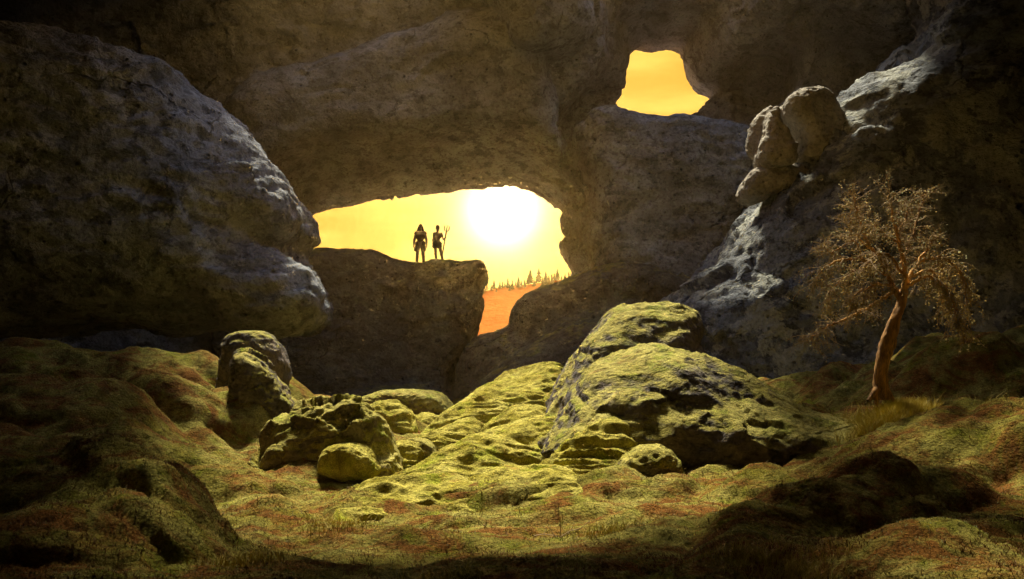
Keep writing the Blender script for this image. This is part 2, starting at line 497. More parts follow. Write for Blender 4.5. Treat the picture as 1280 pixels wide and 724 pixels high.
# the back wall with its two openings
ARCH = [(381,275),(394,262),(420,252),(470,243),(520,238),(570,234),(612,232),(648,237),(676,249),(702,264),(697,276),(706,296),(700,310),(710,330),(714,350),(716,450),(590,470),(420,400),(392,335),(383,308),(386,294)]
HOLE = [(796,57),(806,56),(810,62),(830,61),(835,58),(853,58),(855,76),(866,92),(872,104),(892,112),(890,122),(880,133),(864,143),(838,145),(815,142),(798,139),(774,133),(781,116),(779,95),(784,82),(785,70)]
g = Grid((-34, 33, -3), (34, 50, 21), 0.24)
lean = np.clip((g.Z-11)/14, 0, 1)**1.5*6.0
left_in = np.clip((-g.X-13)/20, 0, 1)*5
f = np.maximum(np.abs(g.Y-(43.2-lean*0.6-left_in))-(4.0+lean*0.4), -50)
f = f + 0*g.X + 0*g.Z
bulge = g.pillow([(713,168),(745,136),(800,146),(890,146),(945,190),(960,260),(900,340),(850,420),(740,420),(722,345),(722,310),(719,270),(722,240)], 39.3, 3.0, 1.5)
f = smin(f, bulge, 0.3)
brow = g.pillow([(300,140),(400,90),(520,60),(640,40),(690,130),(706,230),(690,246),(640,222),(560,218),(470,228),(400,242),(340,240)], 38.9, 2.6, 1.6, az=-0.15)
f = smin(f, brow, 0.3)
shelf = g.pillow([(620,-120),(640,60),(690,75),(770,20),(800,36),(880,42),(950,36),(1010,20),(1060,50),(1120,70),(1300,60),(1300,-120)], 37.6, 3.6, 1.0)
f = smin(f, shelf, 0.2)
alc = g.pillow([(700,150),(720,110),(760,60),(800,42),(900,46),(990,38),(1010,60),(1000,100),(930,150),(890,144),(840,150),(800,146),(745,136)], 37.6, 5.0, 1.0)
f = smax(f, -alc, 0.4)
slot = g.pillow([(694,160),(706,142),(735,132),(752,134),(730,146),(708,163)], 38, 4.0, 0.2)
f = smax(f, -slot, 0.25)
for crk in ([(711,160),(722,172),(719,190),(725,215),(722,262),(719,262),(720,215),(714,190),(716,174),(708,163)],):
    f = smax(f, -g.pillow(crk, 36.5, 2.4, 0.1, sm=2), 0.2)
f = smax(f, g.Z-20.0, 0.4)
arch = g.poly2(ARCH, 43.0)
f = smax(f, -(arch-0.22*np.abs(g.Y-43.0)), 0.5)
hole = g.poly2(HOLE, 43.0, 3)-0.2
f = smax(f, -(hole-0.30*np.maximum(42.6-g.Y, 0)-0.2*np.maximum(g.Y-43.2, 0)), 0.35)
wall = organic('cave_wall', g, f, M['wall'], 1, rock_disp(0.55, 0.22, 0.13, 0.04, 0.06, facet=0.28, fsc=0.45), base_origin=False)
tag(wall, kind='structure')

# vault of the cave around and above the camera, unseen; narrowed and pierced to shape the light
LIGHT_GAP = [(-6.3, 20), (-5.6, 17), (-4, 14.8), (-1.5, 14.2), (0.3, 15), (1.2, 17), (1.4, 20), (2.2, 24), (2.2, 28.5), (-1, 30.5), (-4.5, 33), (-5.5, 38), (-9.2, 38), (-9.6, 33), (-9.2, 29.5), (-8, 24)]  # added opening that throws the main light pool on the moss
LIGHT_GAP3 = [(2.7, 15.4), (5.4, 15), (6.3, 17), (5.6, 20), (2.7, 20.2)]  # added opening so sun reaches the lone tree
LIGHT_GAP4 = [(1.3, 10.9), (3.0, 10.6), (3.0, 13.4), (1.1, 13.6)]  # added opening for soft light on the right foreground mound
LIGHT_GAP5 = [(-4.8, 12.3), (-3.7, 12.0), (-3.8, 14.0), (-4.9, 14.1)]  # added opening for light on the left foreground mound
LIGHT_GAP2 = [(2, 33), (4, 30.5), (7, 29), (11, 30), (12, 34), (11.5, 39), (2, 39)]  # added opening to light the right slope and cracked boulder
g = Grid((-35, -15, -3), (35, 38, 26), 0.6)
hw = np.clip(3.0+0.68*g.Y, 6.0, 29)
tp = np.clip(3.9+0.455*g.Y, 5.2, 20)
inner = smax(smax(np.abs(g.X)-hw, g.Z-tp, 4.0)*0.85, -8-g.Y, 3.0)
f = np.maximum(-inner, inner-2.6)
XX, YY = np.meshgrid(g.x, g.y, indexing='ij')
skl = np.minimum.reduce([sd_poly(XX, YY, smooth_poly(k)) for k in (LIGHT_GAP, LIGHT_GAP2, LIGHT_GAP3, LIGHT_GAP4, LIGHT_GAP5)])[:, :, None]
f = smax(f, -np.maximum(skl, 5-g.Z), 0.8)
f[:, :, 0] = np.maximum(f[:, :, 0], 0.01)
roof = organic('cave_roof_gobo', g, f, M['roof'], 1, rock_disp(0.4, 0.2, 0.15, 0.05), base_origin=False)
tag(roof, kind='structure')

# valley and wooded ridge outside
hx = np.linspace(-300, 300, 261); hy = np.concatenate([np.linspace(50, 128, 60), np.linspace(129, 160, 40), np.linspace(162, 200, 12)])
HX, HY = np.meshgrid(hx, hy)
def ridge_z(x):  # crest line height at depth 140
    p = np.stack([np.asarray(x)/8, 0*np.asarray(x), 0*np.asarray(x)], 1)
    px = 640+np.asarray(x)/140*F
    py = np.interp(px, [-800, 300, 590, 640, 715, 800, 1400, 2400], [400, 380, 367, 358, 349, 345, 360, 390])
    return EYE+(470-py)/F*140+0.4*pn(p)
def hill_h(x, y):
    rz = ridge_z(x.ravel()).reshape(x.shape)
    t = np.clip((y-50)/90, 0, 1)
    up = -10+(rz+10)*t**1.3
    dn = rz-(y-140)*0.35
    z = np.where(y < 140, up, np.maximum(dn, -40))
    P = np.stack([x.ravel(), y.ravel(), 0*x.ravel()], 1)
    return z+0.35*fbm(P/6, 3).reshape(x.shape)*np.clip((y-55)/40, 0, 1)
t = NT('ridge_orange_haze')
rm = t.done(t.mix(t.ramp(t.noise(0.05, 5), [(0.4, 0), (0.6, 1)]), (0.20, 0.045, 0.008), (0.32, 0.085, 0.015)), 1.0, t.bump(t.noise(0.3, 5), 0.6, 1.0), 0.0)  # glow of the haze over the ridge is put into this orange
hill = link_mesh('wooded_hill', np.stack([HX.ravel(), HY.ravel(), hill_h(HX, HY).ravel()], 1), grid_faces(len(hy), len(hx)), rm)
tag(hill, kind='structure')

# ------------------------------------------------------------------ rock masses as things
def bounds(px, D, hy, pad=0.6):
    W = np.array([at(a, b, D) for a, b in px])
    return [W[:,0].min()-pad, D-hy-pad, W[:,2].min()-pad], [W[:,0].max()+pad, D+hy+pad, W[:,2].max()+pad]
def rock(name, label, cat, px, D, hy, r, h, mat, ax=0., az=0., disp=None, more=(), sub=1, pad=0.6, group=None, k=0.3, cut=(), floor=False):
    if floor:
        q = near(D)/D; D, hy, r, h, k = near(D), hy*q, r*q, h*q, k*q
        more = [(m[0], near(m[1]), m[2]*q, m[3]*q) for m in more]
    lo, hi = bounds(px, D, hy, pad)
    W = np.array([at(a, b, D) for a, b in px])
    ex = abs(ax)*(hi[0]-lo[0])/2+abs(az)*(hi[2]-lo[2])/2
    lo[1] -= ex; hi[1] += ex
    for m in more:
        l2, h2 = bounds(m[0], m[1], m[2], pad)
        lo = [min(a, b) for a, b in zip(lo, l2)]; hi = [max(a, b) for a, b in zip(hi, h2)]
    g = Grid(lo, hi, h)
    f = g.pillow(px, D, hy, r, ax, az)
    for m in more: f = smin(f, g.pillow(*m), k)
    for c in cut: f = smax(f, -g.pillow(*c), 0.12)
    o = organic(name, g, f, mat, sub, disp)
    return tag(o, label, cat, group)

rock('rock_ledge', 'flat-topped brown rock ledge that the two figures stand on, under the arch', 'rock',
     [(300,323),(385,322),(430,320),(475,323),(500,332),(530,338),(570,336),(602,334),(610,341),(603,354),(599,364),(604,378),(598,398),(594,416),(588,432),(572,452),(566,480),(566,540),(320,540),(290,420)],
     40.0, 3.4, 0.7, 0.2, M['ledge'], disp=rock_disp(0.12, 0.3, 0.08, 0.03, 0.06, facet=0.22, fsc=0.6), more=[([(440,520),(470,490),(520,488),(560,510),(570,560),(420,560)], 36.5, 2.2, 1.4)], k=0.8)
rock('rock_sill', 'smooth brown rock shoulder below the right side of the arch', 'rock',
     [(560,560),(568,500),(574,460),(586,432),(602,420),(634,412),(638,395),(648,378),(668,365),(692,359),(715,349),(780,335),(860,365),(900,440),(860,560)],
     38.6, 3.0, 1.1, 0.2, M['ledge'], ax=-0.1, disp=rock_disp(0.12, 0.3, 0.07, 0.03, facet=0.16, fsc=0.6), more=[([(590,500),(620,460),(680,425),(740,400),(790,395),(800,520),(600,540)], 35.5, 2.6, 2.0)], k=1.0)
rock('overhanging_rock', 'huge pitted grey rock overhanging the moss on the left', 'rock',
     [(-420,40),(-100,70),(60,78),(150,92),(235,112),(292,160),(334,215),(362,255),(370,282),(350,304),(368,334),(386,362),(388,388),(370,404),(338,414),(280,404),(200,412),(90,405),(-420,420)],
     27.5, 5.0, 2.6, 0.22, M['left'], ax=0.25, az=-0.1, disp=rock_disp(0.4, 0.3, 0.14, 0.05, 0.10, facet=0.2, fsc=0.55), pad=1.0, k=0.5,
     more=[([(270,340),(310,318),(352,318),(386,338),(403,366),(398,393),(366,414),(310,412),(270,390)], 25.6, 2.0, 1.3), ([(250,170),(300,180),(340,218),(366,256),(372,284),(350,302),(300,300),(250,260)], 26.4, 2.2, 1.5)])
rock('rock_slope', 'blue-grey lichen-patched rock slope rising behind the lone tree', 'rock',
     [(800,500),(832,380),(865,350),(900,318),(928,286),(968,242),(988,206),(1026,152),(1048,122),(1115,92),(1135,55),(1190,0),(1220,-90),(1700,-90),(1700,540),(900,540)],
     30.0, 4.2, 2.2, 0.24, M['right'], ax=-0.18, az=0.15, disp=rock_disp(0.5, 0.22, 0.12, 0.035, 0.06, facet=0.28, fsc=0.5), pad=1.2)
rock('cracked_boulder', 'pale pitted boulder split by a crack, perched high on the right', 'boulder',
     [(975,134),(998,124),(1020,126),(1036,140),(1048,170),(1044,205),(1030,214),(1004,214),(986,206),(992,186),(984,166),(970,150)], 28.7, 1.5, 0.45, 0.085, M['boulder'], ax=0.2,
     disp=rock_disp(0.18, 0.7, 0.07, 0.03, seed=4, facet=0.06, fsc=1.2), more=[([(944,196),(950,172),(956,148),(966,138),(975,158),(984,178),(988,206),(968,213),(950,208)], 27.8, 0.8, 0.28), ([(934,180),(938,158),(950,142),(962,140),(962,190),(944,196)], 28.5, 0.8, 0.3)], k=0.03)
rock('round_boulder', 'small rounded boulder just below the cracked boulder', 'boulder',
     [(926,246),(930,226),(944,214),(965,210),(990,214),(1002,222),(996,238),(970,244),(945,252)], 28.6, 1.0, 0.35, 0.08, M['boulder'], disp=rock_disp(0.14, 0.8, 0.07, 0.02, seed=9))

# mossy boulders on the floor
rock('mossy_boulder', 'tall dark boulder with a mossy cap behind the big moss-draped rock', 'boulder',
     [(660,560),(678,515),(692,478),(722,440),(746,415),(764,392),(796,379),(838,375),(868,384),(878,408),(874,440),(905,520),(905,560)],
     21.5, 1.7, 0.9, 0.11, M['mossrock'], floor=True, az=0.5, ax=0.1, disp=rock_disp(0.2, 0.6, 0.05, 0.02, 0.03, sq=(1,1,1), pits=0.3, facet=0.075, fsc=1.3))
rock('mossy_boulder', 'big moss-draped rock with a bright left shoulder right of centre', 'boulder',
     [(690,570),(708,520),(722,492),(748,460),(790,438),(830,429),(868,438),(905,458),(950,486),(1000,512),(1046,530),(1060,580)],
     18.5, 1.9, 1.1, 0.10, M['mossrock'], floor=True, az=0.8, disp=rock_disp(0.22, 0.55, 0.05, 0.02, 0.03, sq=(1,1,1), pits=0.3, facet=0.075, fsc=1.3),
     more=[([(880,560),(910,530),(960,525),(1020,540),(1040,570),(900,590)], 16.8, 1.0, 0.5), ([(765,500),(790,492),(815,500),(820,515),(790,520),(768,514)], 16.9, 0.4, 0.2)])
rock('mossy_boulder', 'upright moss-backed boulder under the left overhang', 'boulder',
     [(290,560),(300,500),(296,450),(306,438),(318,440),(338,466),(356,492),(370,518),(366,560)], 21.0, 0.9, 0.4, 0.08, M['mossrock'], floor=True,
     disp=rock_disp(0.12, 0.8, 0.04, 0.02, sq=(1,1,1), pits=0.3, facet=0.10, fsc=1.6), more=[([(262,560),(278,470),(290,425),(320,415),(344,424),(357,450),(358,486),(345,560)], 22.6, 1.0, 0.6)], k=0.15)
rock('mossy_boulder', 'lumpy lichen-crusted boulder beside the upright boulder in the hollow', 'boulder',
     [(332,590),(345,552),(362,525),(392,508),(430,501),(458,508),(478,528),(492,552),(508,580),(500,600)], 19.2, 1.2, 0.6, 0.08, M['lumpy'], floor=True, az=0.3,
     disp=rock_disp(0.2, 0.9, 0.06, 0.03, sq=(1,1,1), facet=0.12, fsc=2.0), more=[([(330,550),(345,532),(365,535),(372,556),(350,566)], 18.8, 0.5, 0.3)])
rock('mossy_stone', 'small smooth moss pillow stone in front of the lumpy boulder', 'stone',
     [(402,594),(405,566),(424,556),(448,557),(466,568),(470,594)], 17.6, 0.5, 0.25, 0.04, M['lobe'], floor=True, disp=rock_disp(0.10, 1.6, 0.03, 0.01, pits=0))
for lb, px, D, hy in (
 ('small round moss stone against the left side of the lumpy boulder', [(328,590),(334,560),(350,550),(366,556),(372,590)], 18.3, 0.5),
 ('moss stone at the far right of the hollow by the long slope', [(500,590),(506,560),(524,552),(540,560),(544,590)], 20.0, 0.5),
 ('little pale stone on the crest of the lumpy boulder', [(362,530),(368,506),(380,500),(390,508),(392,530)], 20.0, 0.4),
 ('low grey-green stone in the shade at the foot of the ledge', [(440,530),(450,500),(480,492),(520,490),(552,500),(560,530)], 28.0, 1.0),
 ('moss stone wedged under the big moss-draped rock', [(772,600),(780,572),(806,560),(836,566),(846,600)], 15.4, 0.5)):
    rock('mossy_stone', lb, 'stone', px, D, hy, 0.3, 0.06, M['lumpy'], floor=True, disp=rock_disp(0.14, 1.1, 0.05, 0.015, pits=0.2), group='small mossy stones in the hollow')
lobes = [
 ('long bright moss slope running up to the dark boulder', [(530,560),(548,528),(582,500),(622,476),(660,463),(702,454),(704,490),(690,525),(640,560)], 24.5, 1.5, 0.8, 1.5),
 ('moss lobe hugging the foot of the dark boulder', [(590,565),(612,535),(642,514),(680,515),(694,532),(690,565)], 20.5, 0.8, 0.4, 1.3),
 ('broad yellow-green moss tongue in the middle of the hollow', [(480,612),(512,582),(560,560),(622,542),(690,530),(720,546),(706,580),(600,612)], 18.2, 1.0, 0.5, 1.6),
 ('moss lobe left of the long bright slope', [(504,584),(518,554),(554,538),(588,529),(598,542),(582,570),(540,588)], 21.5, 0.7, 0.4, 1.3),
 ('small dim moss hump at the foot of the ledge, left of the long slope', [(488,560),(500,534),(528,520),(552,529),(556,560)], 25.0, 0.9, 0.5, 0.8),
 ('small moss hump between lumpy boulder and ledge', [(450,545),(462,514),(485,506),(510,518),(516,548)], 24.0, 0.8, 0.4, 0.8),
 ('lit moss hump touching the right flank of the lumpy boulder', [(476,590),(490,562),(512,554),(528,566),(526,590)], 19.2, 0.5, 0.3, 1.0),
 ('low pale moss swell left of the sunlit floor patch', [(424,664),(450,622),(500,608),(560,604),(594,616),(590,664)], 14.2, 0.7, 0.45, 1.4),  # pale swell added to brighten the middle of the floor
 ('low sunlit moss swell in front of the broad moss tongue', [(540,660),(575,608),(630,594),(690,590),(724,606),(720,660)], 14.6, 0.7, 0.45, 1.4),  # second swell added for brightness at the floor centre
 ('moss hump in front of the big moss-draped rock', [(672,600),(700,562),(735,543),(764,531),(790,542),(796,568),(780,600)], 16.3, 0.8, 0.45, 1.2),
]
for lb, px, D, hy, r, az in lobes:
    rock('moss_mound', lb, 'moss mound', px, D, hy, r, 0.07, M['lobe'], floor=True, az=az, disp=rock_disp(0.18, 0.75, 0.13, 0.02, sq=(0.4, 0.8, 1.4), pits=0), group='moss mounds on the cave floor')


# ------------------------------------------------------------------ people on the ledge
def flat_mat(name, c, rough=0.8, spec=0.2, nz=0.0):
    t = NT(name)
    if nz:
        n = t.noise(14, 4)
        return t.done(t.mix(1.0, c, t.ramp(n, [(0.3, 1-nz), (0.7, 1+nz)]), 'MULTIPLY'), rough, t.bump(t.noise(40, 3), 0.4, 0.01), spec)
    return t.done(c, rough, None, spec)
M['skin'] = flat_mat('backlit_skin', (0.13, 0.08, 0.05), 0.6, 0.3, 0.08)  # skin darkened so the bodies look backlit
M['hair'] = flat_mat('dark_hair', (0.03, 0.02, 0.012), 0.6, 0.3, 0.3)
M['hide'] = flat_mat('worn_hide', (0.06, 0.04, 0.025), 0.9, 0.1, 0.3)
M['cloth'] = flat_mat('dark_cloth', (0.07, 0.055, 0.045), 0.95, 0.1, 0.25)
M['iron'] = flat_mat('dull_iron', (0.16, 0.14, 0.12), 0.5, 0.5, 0.2)
M['shaft'] = flat_mat('wooden_shaft', (0.12, 0.075, 0.04), 0.8, 0.2, 0.2)

def sdf_mesh(name, cones, h, mat, parent, k=0.03, pad=0.05, sub=0):
    P = np.array([c[0] for c in cones]+[c[1] for c in cones])
    rr = max(max(c[2], c[3]) for c in cones)
    g = Grid((P.min(0)-rr-pad).tolist(), (P.max(0)+rr+pad).tolist(), h)
    f = None
    for c in cones:
        d = g.cone(*c[:4]); kk = c[4] if len(c) > 4 else k
        f = d if f is None else smin(f, d, kk)
    V, Q = surface_nets(f, g.lo, g.h)
    return link_mesh(name, V, Q, mat, parent)
def chain(pts, rad, k=0.03):
    return [(pts[i], pts[i+1], rad[i], rad[i+1], k) for i in range(len(pts)-1)]
def hand(wr, d, side, palm_n, curl=0.5):
    """palm, four curled fingers of unequal length and a thumb, continuing from the wrist"""
    wr, d, side, pn_ = [np.array(v, float)/(1 if i == 0 else np.linalg.norm(v)) for i, v in enumerate((wr, d, side, palm_n))]
    out = [(wr-d*0.02, wr+d*0.055, 0.026, 0.028, 0.02)]
    for j, (o, L) in enumerate(((0.030, 0.075), (0.010, 0.085), (-0.010, 0.080), (-0.029, 0.062))):
        a = wr+d*0.075+side*o
        b = a+(d*math.cos(curl*0.5)+pn_*math.sin(curl*0.5))*L*0.5
        c = b+(d*math.cos(curl*1.7)+pn_*math.sin(curl*1.7))*L*0.45
        out += [(wr+d*0.03+side*o*0.7, a, 0.014, 0.011, 0.012), (a, b, 0.0105, 0.0095, 0.004), (b, c, 0.0095, 0.0085, 0.004)]
    a = wr+d*0.02+side*0.028; b = a+side*0.03+d*0.03+pn_*0.012; c = b+d*0.032+pn_*0.02
    out += [(a, b, 0.014, 0.012, 0.01), (b, c, 0.012, 0.010, 0.004)]
    return out
def head(c, z0, face=-1):
    x, y = c
    return [((x, y+0.01, z0+0.13), (x, y, z0+0.17), 0.078, 0.082, 0.03), ((x, y-0.03, z0+0.05), (x, y-0.02, z0+0.10), 0.050, 0.064, 0.04),
            ((x, y-0.09, z0+0.115), (x, y-0.108, z0+0.085), 0.010, 0.015, 0.012),                      # nose
            ((x-0.02, y-0.082, z0+0.052), (x+0.02, y-0.082, z0+0.052), 0.012, 0.012, 0.008),           # lips
            ((x-0.045, y-0.072, z0+0.135), (x+0.045, y-0.072, z0+0.135), 0.013, 0.013, 0.015),         # brow
            ((x-0.082, y+0.01, z0+0.09), (x-0.086, y+0.012, z0+0.125), 0.012, 0.015, 0.008),
            ((x+0.082, y+0.01, z0+0.09), (x+0.086, y+0.012, z0+0.125), 0.012, 0.015, 0.008)]

def ledge_top(x, y):
    dg = bpy.context.evaluated_depsgraph_get(); dg.update()
    hit = sc.ray_cast(dg, Vector((x, y, 10.5)), Vector((0, 0, -1)))
    return hit[1].z if hit[0] else 6.9
PD = 38.6
xa = at(525.2, 329, PD)[0]
pa = empty('person', (xa, PD, ledge_top(xa, PD)-0.01))
tag(pa, 'long-haired broad person in hide kilt and boots standing with arms at sides on the ledge', 'person')
B = []
for s_ in (-1, 1):
    B += chain([(s_*0.10, 0, 0.93), (s_*0.125, -0.015, 0.52), (s_*0.155, 0.01, 0.09)], [0.098, 0.066, 0.043], 0.05)
    B += chain([(s_*0.105, 0.02, 0.80), (s_*0.12, 0.0, 0.66)], [0.088, 0.075], 0.05)
    B += chain([(s_*0.135, 0.035, 0.42), (s_*0.15, 0.02, 0.25)], [0.060, 0.045], 0.04)
    B += chain([(s_*0.155, 0.025, 0.045), (s_*0.185, -0.15, 0.035)], [0.045, 0.034], 0.03)
    B += chain([(s_*0.19, 0.01, 1.46), (s_*0.262, 0.03, 1.16), (s_*0.285, -0.03, 0.92)], [0.066, 0.050, 0.033], 0.05)
    B += chain([(s_*0.272, 0.01, 1.10), (s_*0.28, -0.01, 1.02)], [0.048, 0.042], 0.03)
    B += hand((s_*0.287, -0.04, 0.89), (s_*0.03, -0.12, -1), (-s_*0.35, -1, 0.1), (-s_*1, 0.35, 0), 0.6)
B += [((-0.085, 0, 0.97), (0.085, 0, 0.97), 0.115, 0.115, 0.06), ((0, 0, 1.02), (0, 0, 1.20), 0.125, 0.135, 0.08),
      ((-0.09, 0, 1.33), (0.09, 0, 1.33), 0.125, 0.125, 0.08), ((-0.14, 0.01, 1.455), (0.14, 0.01, 1.455), 0.07, 0.07, 0.07),
      ((0, 0.015, 1.47), (0, 0, 1.60), 0.066, 0.056, 0.05)]
B += head((0, 0), 1.56)
sdf_mesh('body', B, 0.0125, M['skin'], pa)
sdf_mesh('hair', [((0, 0.03, 1.71), (0, 0.02, 1.76), 0.098, 0.088), ((0, 0.07, 1.68), (0, 0.11, 1.34), 0.095, 0.085), ((-0.075, 0.03, 1.68), (-0.15, 0.04, 1.40), 0.055, 0.055),
                  ((0.075, 0.03, 1.68), (0.145, 0.04, 1.38), 0.055, 0.055), ((-0.05, 0.12, 1.4), (-0.06, 0.12, 1.22), 0.06, 0.03), ((0.05, 0.12, 1.4), (0.07, 0.12, 1.25), 0.06, 0.03)], 0.014, M['hair'], pa, 0.04)
sdf_mesh('vest', [((-0.09, 0, 1.30), (0.09, 0, 1.30), 0.137, 0.137), ((0, 0, 1.04), (0, 0, 1.2), 0.137, 0.145), ((-0.17, 0.01, 1.455), (-0.21, 0.01, 1.43), 0.07, 0.068), ((0.17, 0.01, 1.455), (0.21, 0.01, 1.43), 0.07, 0.068), ((-0.13, 0.01, 1.42), (0.13, 0.01, 1.42), 0.09, 0.09)], 0.014, M['hide'], pa, 0.05)
kilt = sdf_mesh('kilt', [((-0.10, 0, 0.98), (0.10, 0, 0.98), 0.128, 0.128), ((-0.11, 0, 0.95), (-0.135, 0, 0.72), 0.11, 0.115), ((0.11, 0, 0.95), (0.135, 0, 0.72), 0.11, 0.115), ((-0.17, -0.02, 0.74), (-0.19, -0.02, 0.67), 0.06, 0.045), ((0.17, -0.02, 0.76), (0.19, -0.02, 0.68), 0.06, 0.045)], 0.014, M['hide'], pa, 0.04)
sdf_mesh('pouch', [((-0.225, -0.02, 0.78), (-0.23, -0.02, 0.68), 0.045, 0.055)], 0.014, M['hide'], kilt)
for s_ in (-1, 1):
    sdf_mesh('boot', chain([(s_*0.135, 0.03, 0.42), (s_*0.155, 0.01, 0.10)], [0.072, 0.054])+chain([(s_*0.155, 0.025, 0.055), (s_*0.187, -0.16, 0.045)], [0.056, 0.043]), 0.014, M['hide'], pa, 0.03)

xb = at(546.6, 329, PD)[0]
pb = empty('person', (xb, PD, ledge_top(xb, PD)-0.01))
tag(pb, 'slim short-haired person gripping a tall trident, right of the long-haired person', 'person')
B = []
B += chain([(-0.085, 0, 0.93), (-0.065, -0.015, 0.52), (-0.045, 0.01, 0.09)], [0.092, 0.060, 0.038], 0.05)
B += chain([(-0.055, 0.03, 0.42), (-0.05, 0.02, 0.26)], [0.054, 0.041], 0.04)
B += chain([(-0.045, 0.025, 0.042), (-0.07, -0.14, 0.032)], [0.041, 0.031], 0.03)
B += chain([(0.085, 0, 0.93), (0.175, -0.03, 0.52), (0.265, 0.01, 0.09)], [0.092, 0.060, 0.038], 0.05)
B += chain([(0.195, 0.01, 0.43), (0.23, 0.01, 0.27)], [0.054, 0.041], 0.04)
B += chain([(0.27, 0.025, 0.042), (0.31, -0.13, 0.032)], [0.041, 0.031], 0.03)
B += [((-0.07, 0, 0.96), (0.07, 0, 0.96), 0.108, 0.108, 0.06), ((-0.01, 0, 1.02), (-0.005, 0, 1.18), 0.105, 0.110, 0.08),
      ((-0.065, 0, 1.31), (0.065, 0, 1.31), 0.105, 0.105, 0.08), ((-0.11, 0.01, 1.43), (0.12, 0.01, 1.43), 0.058, 0.058, 0.06),
      ((0, 0.015, 1.44), (0, 0, 1.57), 0.056, 0.048, 0.05)]
B += chain([(-0.155, 0.01, 1.43), (-0.185, 0.03, 1.15), (-0.20, -0.03, 0.92)], [0.054, 0.042, 0.029], 0.045)
B += hand((-0.202, -0.04, 0.89), (0, -0.12, -1), (0.35, -1, 0.1), (1, 0.35, 0), 0.6)
B += chain([(0.165, 0.01, 1.43), (0.262, 0.02, 1.17), (0.322, -0.10, 1.20)], [0.054, 0.042, 0.029], 0.045)
GRIP = np.array([0.355, -0.165, 1.225])
B += hand((0.328, -0.112, 1.203), (0.25, -1, 0.25), (-0.1, 0.1, 1), (1, 0.25, 0), 1.25)
B += head((0, 0), 1.53)
sdf_mesh('body', B, 0.0125, M['skin'], pb)
sdf_mesh('hair', [((0, 0.025, 1.69), (0, 0.015, 1.73), 0.088, 0.082), ((0, 0.05, 1.66), (0, 0.06, 1.62), 0.07, 0.05)], 0.014, M['hair'], pb, 0.03)
sdf_mesh('tunic', [((-0.065, 0, 1.30), (0.065, 0, 1.30), 0.115, 0.115), ((-0.01, 0, 1.0), (-0.005, 0, 1.2), 0.117, 0.12), ((-0.08, 0, 0.97), (0.08, 0, 0.97), 0.12, 0.12), ((-0.09, 0, 0.95), (-0.085, 0, 0.83), 0.10, 0.10), ((0.09, 0, 0.95), (0.105, 0, 0.83), 0.10, 0.10)], 0.014, M['cloth'], pb, 0.05)
# trident: thin shaft, three curved prongs, held upright in the fist, foot on the rock
def tube(name, pts, rad, mat, parent=None, n=7, origin=None):
    V, Fc = [], []
    pts = [Vector(p) for p in pts]
    for i, p in enumerate(pts):
        d = (pts[min(i+1, len(pts)-1)]-pts[max(i-1, 0)]).normalized()
        u = d.orthogonal().normalized(); w = d.cross(u)
        for j in range(n):
            a = 2*math.pi*j/n; V.append(p+(u*math.cos(a)+w*math.sin(a))*rad[i])
    for i in range(len(pts)-1):
        for j in range(n): Fc.append((i*n+j, i*n+(j+1) % n, (i+1)*n+(j+1) % n, (i+1)*n+j))
    Fc += [tuple(range(n))[::-1], tuple(range((len(pts)-1)*n, len(pts)*n))]
    return link_mesh(name, V, Fc, mat, parent, origin)
bw = Vector(pb.location)
grip = bw+Vector(GRIP)
foot = Vector((at(551.3, 328, PD)[0], PD-0.19, 0)); foot.z = ledge_top(foot.x, foot.y)
axis = (grip-foot).normalized()
tri = tag(empty('trident', foot), 'tall slim three-pronged trident held by the right-hand figure', 'trident')
top = 1.42
tube('shaft', [axis*t for t in (0, 0.4, 0.8, 1.2, top+0.1)], [0.03]*5, M['shaft'], tri)
side = Vector((1, 0, 0)); side = (side-axis*side.dot(axis)).normalized()
tube('prong', [axis*(top+t) for t in (0.05, 0.2, 0.32, 0.40)], [0.026, 0.024, 0.02, 0.004], M['iron'], tri)
for s_ in (-1, 1):
    tube('prong', [axis*(top+0.10), axis*(top+0.12)+side*s_*0.07, axis*(top+0.18)+side*s_*0.105, axis*(top+0.30)+side*s_*0.105, axis*(top+0.38)+side*s_*0.11], [0.024, 0.024, 0.024, 0.02, 0.004], M['iron'], tri)

# ------------------------------------------------------------------ conifers on the ridge
t = NT('dark_conifer')
M['conifer'] = t.done(t.mix(t.ramp(t.noise(3, 3), [(0.4, 0), (0.6, 1)]), (0.035, 0.045, 0.02), (0.07, 0.07, 0.03)), 1.0, None, 0.0)
def conifer_mesh(seed):
    r = random.Random(seed); V, Fc = [], []
    L = 7
    for k in range(L):
        z0 = 0.18+0.80*k/L; z1 = min(1.0, z0+0.22); rad = 0.20*(1-k/L)+0.02
        b = len(V); n = 9
        for j in range(n):
            a = 2*math.pi*j/n+r.random()*0.5; q = rad*(0.55+0.7*r.random())
            V.append((q*math.cos(a), q*math.sin(a), z0-0.04*r.random()))
        V.append((0, 0, z1))
        Fc += [(b+j, b+(j+1) % n, b+n) for j in range(n)]
    b = len(V)
    for z in (0, 0.4):
        for j in range(5): V.append((0.02*math.cos(j*1.2566), 0.02*math.sin(j*1.2566), z))
    Fc += [(b+j, b+(j+1) % 5, b+5+(j+1) % 5, b+5+j) for j in range(5)]
    me = bpy.data.meshes.new('conifer'); me.from_pydata(V, [], Fc); me.materials.append(M['conifer'])
    return me
cm = [conifer_mesh(k) for k in range(5)]
rr = random.Random(5)
px = 588.0; k = 0
